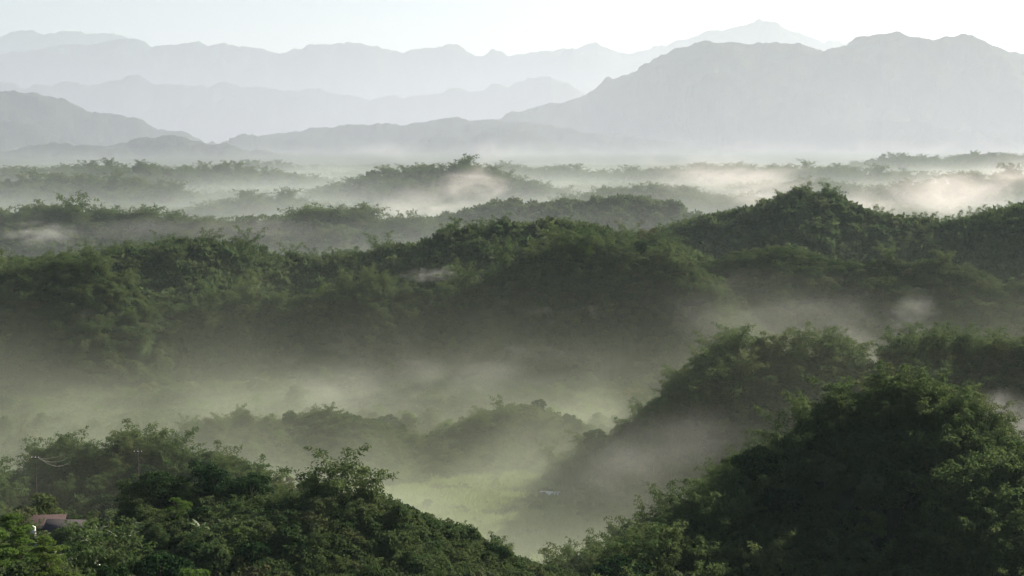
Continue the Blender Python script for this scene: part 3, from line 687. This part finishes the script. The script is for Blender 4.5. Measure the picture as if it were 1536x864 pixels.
for k in range(3):
    q0 = tp2+np.array(((k-1)*.7, 0, -.3)); q1 = at(98+k*2, 681+k*7, 352)
    tt = np.linspace(0, 1, 14)[:, None]; c = q0+(q1-q0)*tt; c[:, 2] -= (1.1+.5*k)*4*(tt*(1-tt))[:, 0]*.6
    b = MB(); b.tube(c, .03, 5); o = ob('cable', b.me('cable', M['wire'], True)); tag(o, ['top', 'middle', 'lowest'][k]+' of three pale cables sagging right of the short pole', 'cable', 'cables at the short pole', 'thing')
# leaning stakes on the near right hill
for k, (a_, b2) in enumerate([((1468, 662), (1492, 618)), ((1474, 640), (1486, 594))]):
    p0 = at(a_[0], a_[1], 328); p1 = at(b2[0], b2[1], 328); p0[2] -= 4
    m = MB(); c = p0.copy(); m.tube([p0-c, (p0+p1)/2-c, p1-c], [.06, .05, .03], 6)
    o = ob('bamboo_stake', m.me('stake', M['culm'], True), loc=tuple(c)); tag(o, ['lower and longer', 'upper and thinner'][k]+' bare stake leaning off the near right hilltop', 'stake', 'bare stakes on the right hill', 'thing')
# banana plants
def banana_meshes(seed):
    g = np.random.default_rng(seed); lf = []; st = MB()
    st.tube([(0, 0, -.3), (.05, 0, 1), (0, .05, 2.2)], [.16, .13, .08], 7)
    for k in range(8):
        m = MB(); az = k*2.4+g.uniform(-.4, .4); up = g.uniform(.5, 1.5); L_ = g.uniform(1.7, 2.5); wd = g.uniform(.24, .34)
        d = np.array((math.cos(az), math.sin(az), 0)); s_ = np.array((-math.sin(az), math.cos(az), 0)); t = np.linspace(0, 1, 8)
        c = np.array((0, 0, 2.05))+d*(L_*.8*t)[:, None]; c[:, 2] += up*L_*.75*t-L_*.75*t**2*g.uniform(.5, 1.)
        w_ = wd*np.sin(np.clip(t*.92+.08, 0, 1)*math.pi)**.6
        rows = np.stack([c-s_*w_[:, None]+np.array((0, 0, -.08)), c, c+s_*w_[:, None]+np.array((0, 0, -.08))], 1).reshape(-1, 3)
        f = [(i*3+j, i*3+j+1, i*3+j+4, i*3+j+3) for i in range(7) for j in range(2)]
        m.add(rows, f); lf.append(m.me('leaf', M['banana'], True))
    return lf, st.me('stem', M['culm'], True)
BAN = [banana_meshes(s) for s in (1, 2, 3, 4)]
bx = []
for k in range(46):
    bx.append((rng.uniform(48, 160), rng.uniform(285, 304)))
bx += [(172, 300), (186, 302), (200, 306), (150, 312), (128, 313), (118, 314), (296, 300), (330, 303), (350, 300), (545, 268), (186, 296)]
bx.sort()
for k, (px, Y) in enumerate(bx):
    p = gpos(px, Y); lf, st = BAN[k % 4]; s = rng.uniform(.8, 1.35)
    e = empty('banana_plant', p, rng.uniform(0, 6.28), s)
    tag(e, 'banana plant with pale paddle leaves near the farmhouse, %s from the left' % ordinal(k+1), 'banana plant', 'banana plants before the farmhouse', 'thing')
    ob('stem', st, e)
    for l in lf: ob('leaf', l, e)
# russet shrubs on the left ridge
for k, (px, py, Y) in enumerate([(553, 776, 281), (566, 786, 279)]):
    p = at(px, py, Y); z = float(ground(p[0], Y)[0])
    lb = tree_lobes(900+k, H=2.6, Rc=1.2, n=10, base=.1, lr=(.5, .8))
    e = empty('russet_shrub', (p[0], Y, z), 0, float(np.clip((p[2]-z)/2.6, .6, 1.2))); tag(e, ['larger russet leaved shrub right of the left knoll', 'smaller russet leaved shrub beside the larger one'][k], 'shrub', 'russet shrubs', 'thing')
    ob('crown', crown_mesh(910+k, lb, M['russet'], 120, .3), e); ob('trunk', trunk_mesh(920+k, lb, .06), e)

# ------------------------------------------------------------------ haze and mist
def box_obj(name, lo, hi, mat):
    b = MB(); b.box([(a+c)/2 for a, c in zip(lo, hi)], [c-a for a, c in zip(lo, hi)]); return ob(name, b.me(name, mat))
m, nt, out = newmat('haze_air'); pv = nt.nodes.new('ShaderNodeVolumePrincipled')
pv.inputs['Density'].default_value = HAZE_D; pv.inputs['Color'].default_value = HAZE_COL+(1,); pv.inputs['Anisotropy'].default_value = HAZE_G
pv.inputs['Density Attribute'].default_value = ''
nt.links.new(pv.outputs[0], out.inputs['Volume'])
xm = 34000*math.sin(R(34))+500
hz = box_obj('haze', (-xm, -300, float(GZ.min())-2), (xm, 34500, float(GZ.max())+40), m)
tag(hz, 'pale morning haze filling the air over all the hills', 'haze', kind='stuff')

def layer(name, lo, hi, dens, z0, h, size, rate, label, ramp, contrast=1., g=.4, colr=(1, 1, 1)):
    m, nt, out = newmat(name); N = nt.nodes.new; L = nt.links.new
    geo = N('ShaderNodeNewGeometry'); sx = N('ShaderNodeSeparateXYZ'); L(geo.outputs['Position'], sx.inputs[0])
    def mt(op, a, b=None, c=None, cl=False):
        n_ = N('ShaderNodeMath'); n_.operation = op; n_.use_clamp = cl
        for i, v in enumerate((a, b, c)):
            if v is None: continue
            if isinstance(v, (int, float)): n_.inputs[i].default_value = v
            else: L(v, n_.inputs[i])
        return n_.outputs[0]
    z = mt('MULTIPLY_ADD', sx.outputs['Z'], -1/h, z0/h); e = mt('EXPONENT', mt('MINIMUM', z, 0))
    r = N('ShaderNodeMapRange'); r.interpolation_type = 'SMOOTHSTEP'; r.inputs[1].default_value = ramp[0]; r.inputs[2].default_value = ramp[1]; L(sx.outputs['Y'], r.inputs[0])
    top = N('ShaderNodeMapRange'); top.inputs[1].default_value = hi[2]; top.inputs[2].default_value = hi[2]-h; L(sx.outputs['Z'], top.inputs[0])
    d = mt('MULTIPLY', mt('MULTIPLY', e, r.outputs[0]), top.outputs[0])
    if len(ramp) > 2:
        r2 = N('ShaderNodeMapRange'); r2.interpolation_type = 'SMOOTHSTEP'; r2.inputs[1].default_value = ramp[3]; r2.inputs[2].default_value = ramp[2]; L(sx.outputs['Y'], r2.inputs[0]); d = mt('MULTIPLY', d, r2.outputs[0])
    if size:
        mp = N('ShaderNodeMapping'); mp.inputs['Scale'].default_value = (1/size, 1/size, 1.5/size); L(geo.outputs['Position'], mp.inputs['Vector'])
        ns = N('ShaderNodeTexNoise'); ns.inputs['Scale'].default_value = 1; ns.inputs['Detail'].default_value = 3; L(mp.outputs[0], ns.inputs['Vector'])
        k = N('ShaderNodeMapRange'); k.inputs[1].default_value = .5-.2/contrast; k.inputs[2].default_value = .5+.2/contrast; k.inputs[3].default_value = 0; k.inputs[4].default_value = 2; L(ns.outputs['Fac'], k.inputs[0])
        d = mt('MULTIPLY', d, k.outputs[0])
    pv = N('ShaderNodeVolumePrincipled'); pv.inputs['Color'].default_value = colr+(1,); pv.inputs['Anisotropy'].default_value = g; pv.inputs['Density Attribute'].default_value = ''
    L(mt('MULTIPLY', d, dens), pv.inputs['Density']); L(pv.outputs[0], out.inputs['Volume']); m.cycles.volume_step_rate = rate
    o = box_obj(name, lo, hi, m); tag(o, label, 'mist', kind='stuff'); return o
layer('mountain_mist', (-12500, 2600, 0), (12500, 33500, 2000), .00027, 60, 400, None, .2, 'pale mist veiling the mountains and thickening towards their feet', (2700, 4600), g=.4, colr=(.565, .61, .70))
layer('lowland_mist', (-1900, 900, 4), (1900, 4200, 110), .0016, 18, 20, 260, .2, 'ground mist lying in the hollows between the wooded ridges', (930, 1300, 3500, 4150), 1., colr=(.79, .88, .85))

def sphere_me():
    bm_ = bpy.data.meshes.new('mist'); import bmesh
    bm = bmesh.new(); bmesh.ops.create_icosphere(bm, subdivisions=3, radius=1); bm.to_mesh(bm_); bm.free(); return bm_
def mistmat(name, dens, size, thr=.45, soft=.22, zsq=2.2, g=.45, colr=(.95, .985, .93), detail=5, edge=1., rate=.5):
    m, nt, out = newmat(name); N = nt.nodes.new; L = nt.links.new
    geo = N('ShaderNodeNewGeometry'); tc = N('ShaderNodeTexCoord')
    mp = N('ShaderNodeMapping'); mp.inputs['Scale'].default_value = (1/size, 1/size, zsq/size); mp.inputs['Rotation'].default_value = (0, .35, 0)
    L(geo.outputs['Position'], mp.inputs['Vector'])
    ns = N('ShaderNodeTexNoise'); ns.inputs['Scale'].default_value = 1; ns.inputs['Detail'].default_value = detail; ns.inputs['Roughness'].default_value = .6
    ns.inputs['Distortion'].default_value = .9
    L(mp.outputs[0], ns.inputs['Vector'])
    ln = N('ShaderNodeVectorMath'); ln.operation = 'DOT_PRODUCT'; L(tc.outputs['Object'], ln.inputs[0]); L(tc.outputs['Object'], ln.inputs[1])
    fall = N('ShaderNodeMath'); fall.operation = 'SUBTRACT'; fall.use_clamp = True; fall.inputs[0].default_value = 1; L(ln.outputs['Value'], fall.inputs[1])
    # noise lifted by the falloff: the bank frays into wisps long before its hull
    th = N('ShaderNodeMath'); th.operation = 'MULTIPLY_ADD'; L(fall.outputs[0], th.inputs[0]); th.inputs[1].default_value = 1.5*edge; th.inputs[2].default_value = -.5*2.8-1.05+(.45-thr)*3
    ad = N('ShaderNodeMath'); ad.operation = 'MULTIPLY_ADD'; L(ns.outputs['Fac'], ad.inputs[0]); ad.inputs[1].default_value = 2.8; L(th.outputs[0], ad.inputs[2])
    mr = N('ShaderNodeMapRange'); mr.interpolation_type = 'SMOOTHSTEP'; mr.inputs[1].default_value = 0; mr.inputs[2].default_value = soft*4; L(ad.outputs[0], mr.inputs[0])
    mu = mr
    m2 = N('ShaderNodeMath'); m2.operation = 'MULTIPLY'; L(mr.outputs[0], m2.inputs[0]); m2.inputs[1].default_value = dens
    pv = N('ShaderNodeVolumePrincipled'); pv.inputs['Color'].default_value = colr+(1,); pv.inputs['Anisotropy'].default_value = g; pv.inputs['Density Attribute'].default_value = ''
    L(m2.outputs[0], pv.inputs['Density']); L(pv.outputs[0], out.inputs['Volume'])
    m.cycles.volume_step_rate = rate
    return m
SPH = sphere_me()
def mist(px, py, Y, wpx, hpx, dep, dens, size, label, name='mist_bank', roll=0., **k):
    c = at(px, py, Y); me = SPH.copy(); me.materials.append(mistmat('mist', dens, size, **k))
    o = ob(name, me, loc=tuple(c)); o.scale = (1.35*wpx*Y/F, dep*1.3, 1.6*hpx*Y/F); o.rotation_euler = (0, -roll, 0)
    tag(o, label, 'mist', 'mist banks and wisps', 'stuff'); return o
MIST = True
if MIST:
    layer('valley_mist', (-420, 290, 1), (420, 775, 95), .0036, 10, 14, 70, .28, 'thin warm mist filling the valley between the near hills and the dark ridge', (300, 420, 640, 740), 1.2, g=.5, colr=(.88, .98, .76))
    mist(600, 575, 655, 420, 62, 70, .0065, 42, 'torn brighter mist rising in mid valley before the dark ridge', thr=.46, soft=.4, roll=.1)
    mist(500, 530, 705, 200, 44, 30, .008, 30, 'wispy top of the valley mist climbing the dark slope', roll=.12, thr=.48, soft=.4)
    mist(975, 690, 425, 210, 60, 55, .010, 36, 'soft mist drifting between the two right hills', thr=.42, soft=.5, roll=.3)
    mist(1540, 640, 425, 90, 40, 50, .020, 30, 'bright mist pocket at the right edge beside the near hill', thr=.36, soft=.5)
    mist(835, 472, 745, 150, 30, 30, .020, 12, 'pale torn wisp hanging before the dark middle ridge', 'mist_wisp', thr=.54, rate=.25, edge=.8, roll=.05)
    mist(140, 472, 742, 110, 20, 30, .010, 13, 'faint wisp at left on the dark middle slope', 'mist_wisp', thr=.53, rate=.25, edge=.8)
    mist(410, 430, 780, 150, 16, 30, .014, 12, 'thin wisp lying along the dark ridge crest', 'mist_wisp', roll=.06, thr=.53, rate=.25, edge=.8)
    mist(650, 412, 830, 80, 14, 25, .014, 10, 'small wisp in the saddle of the dark ridge', 'mist_wisp', thr=.5)
    mist(1290, 520, 560, 38, 60, 30, .006, 14, 'sunlit vapour in the gap of the second right hill', 'mist_wisp', thr=.46, roll=.8)
    mist(1370, 470, 640, 50, 44, 30, .006, 14, 'sunlit vapour rising above the second right hill', 'mist_wisp', thr=.46, roll=.8)
    mist(1150, 470, 690, 260, 60, 70, .0045, 50, 'thin mist before the bare right ridge', thr=.42, soft=.5)
    mist(300, 345, 1230, 380, 20, 120, .004, 60, 'mist lying behind the middle ridge at left', thr=.42, soft=.5)
    mist(60, 350, 1180, 70, 22, 60, .010, 32, 'torn mist patch at the far left behind the ridge', thr=.48)
    mist(670, 295, 1750, 150, 46, 160, .022, 58, 'bright billowing mist left of the rocky central hill', thr=.47, roll=.35, soft=.6, colr=(1, .96, .93))
    mist(1110, 275, 1800, 210, 44, 220, .020, 64, 'bright ragged mist left of the tall bamboo hill', thr=.475, roll=-.2, soft=.6, colr=(1, .96, .93))
    mist(1400, 290, 1550, 330, 52, 240, .019, 70, 'brightest mist bank behind the right hand hills', thr=.47, roll=.2, soft=.6, colr=(1, .96, .93))
    mist(700, 228, 3700, 620, 22, 300, .007, 120, 'bright ragged mist strip beyond the far ridges', thr=.50, soft=.7)
    mist(1150, 222, 4200, 600, 28, 300, .0045, 140, 'rising vapour plumes at the foot of the big right mountain', thr=.49, soft=.7, roll=-.01)
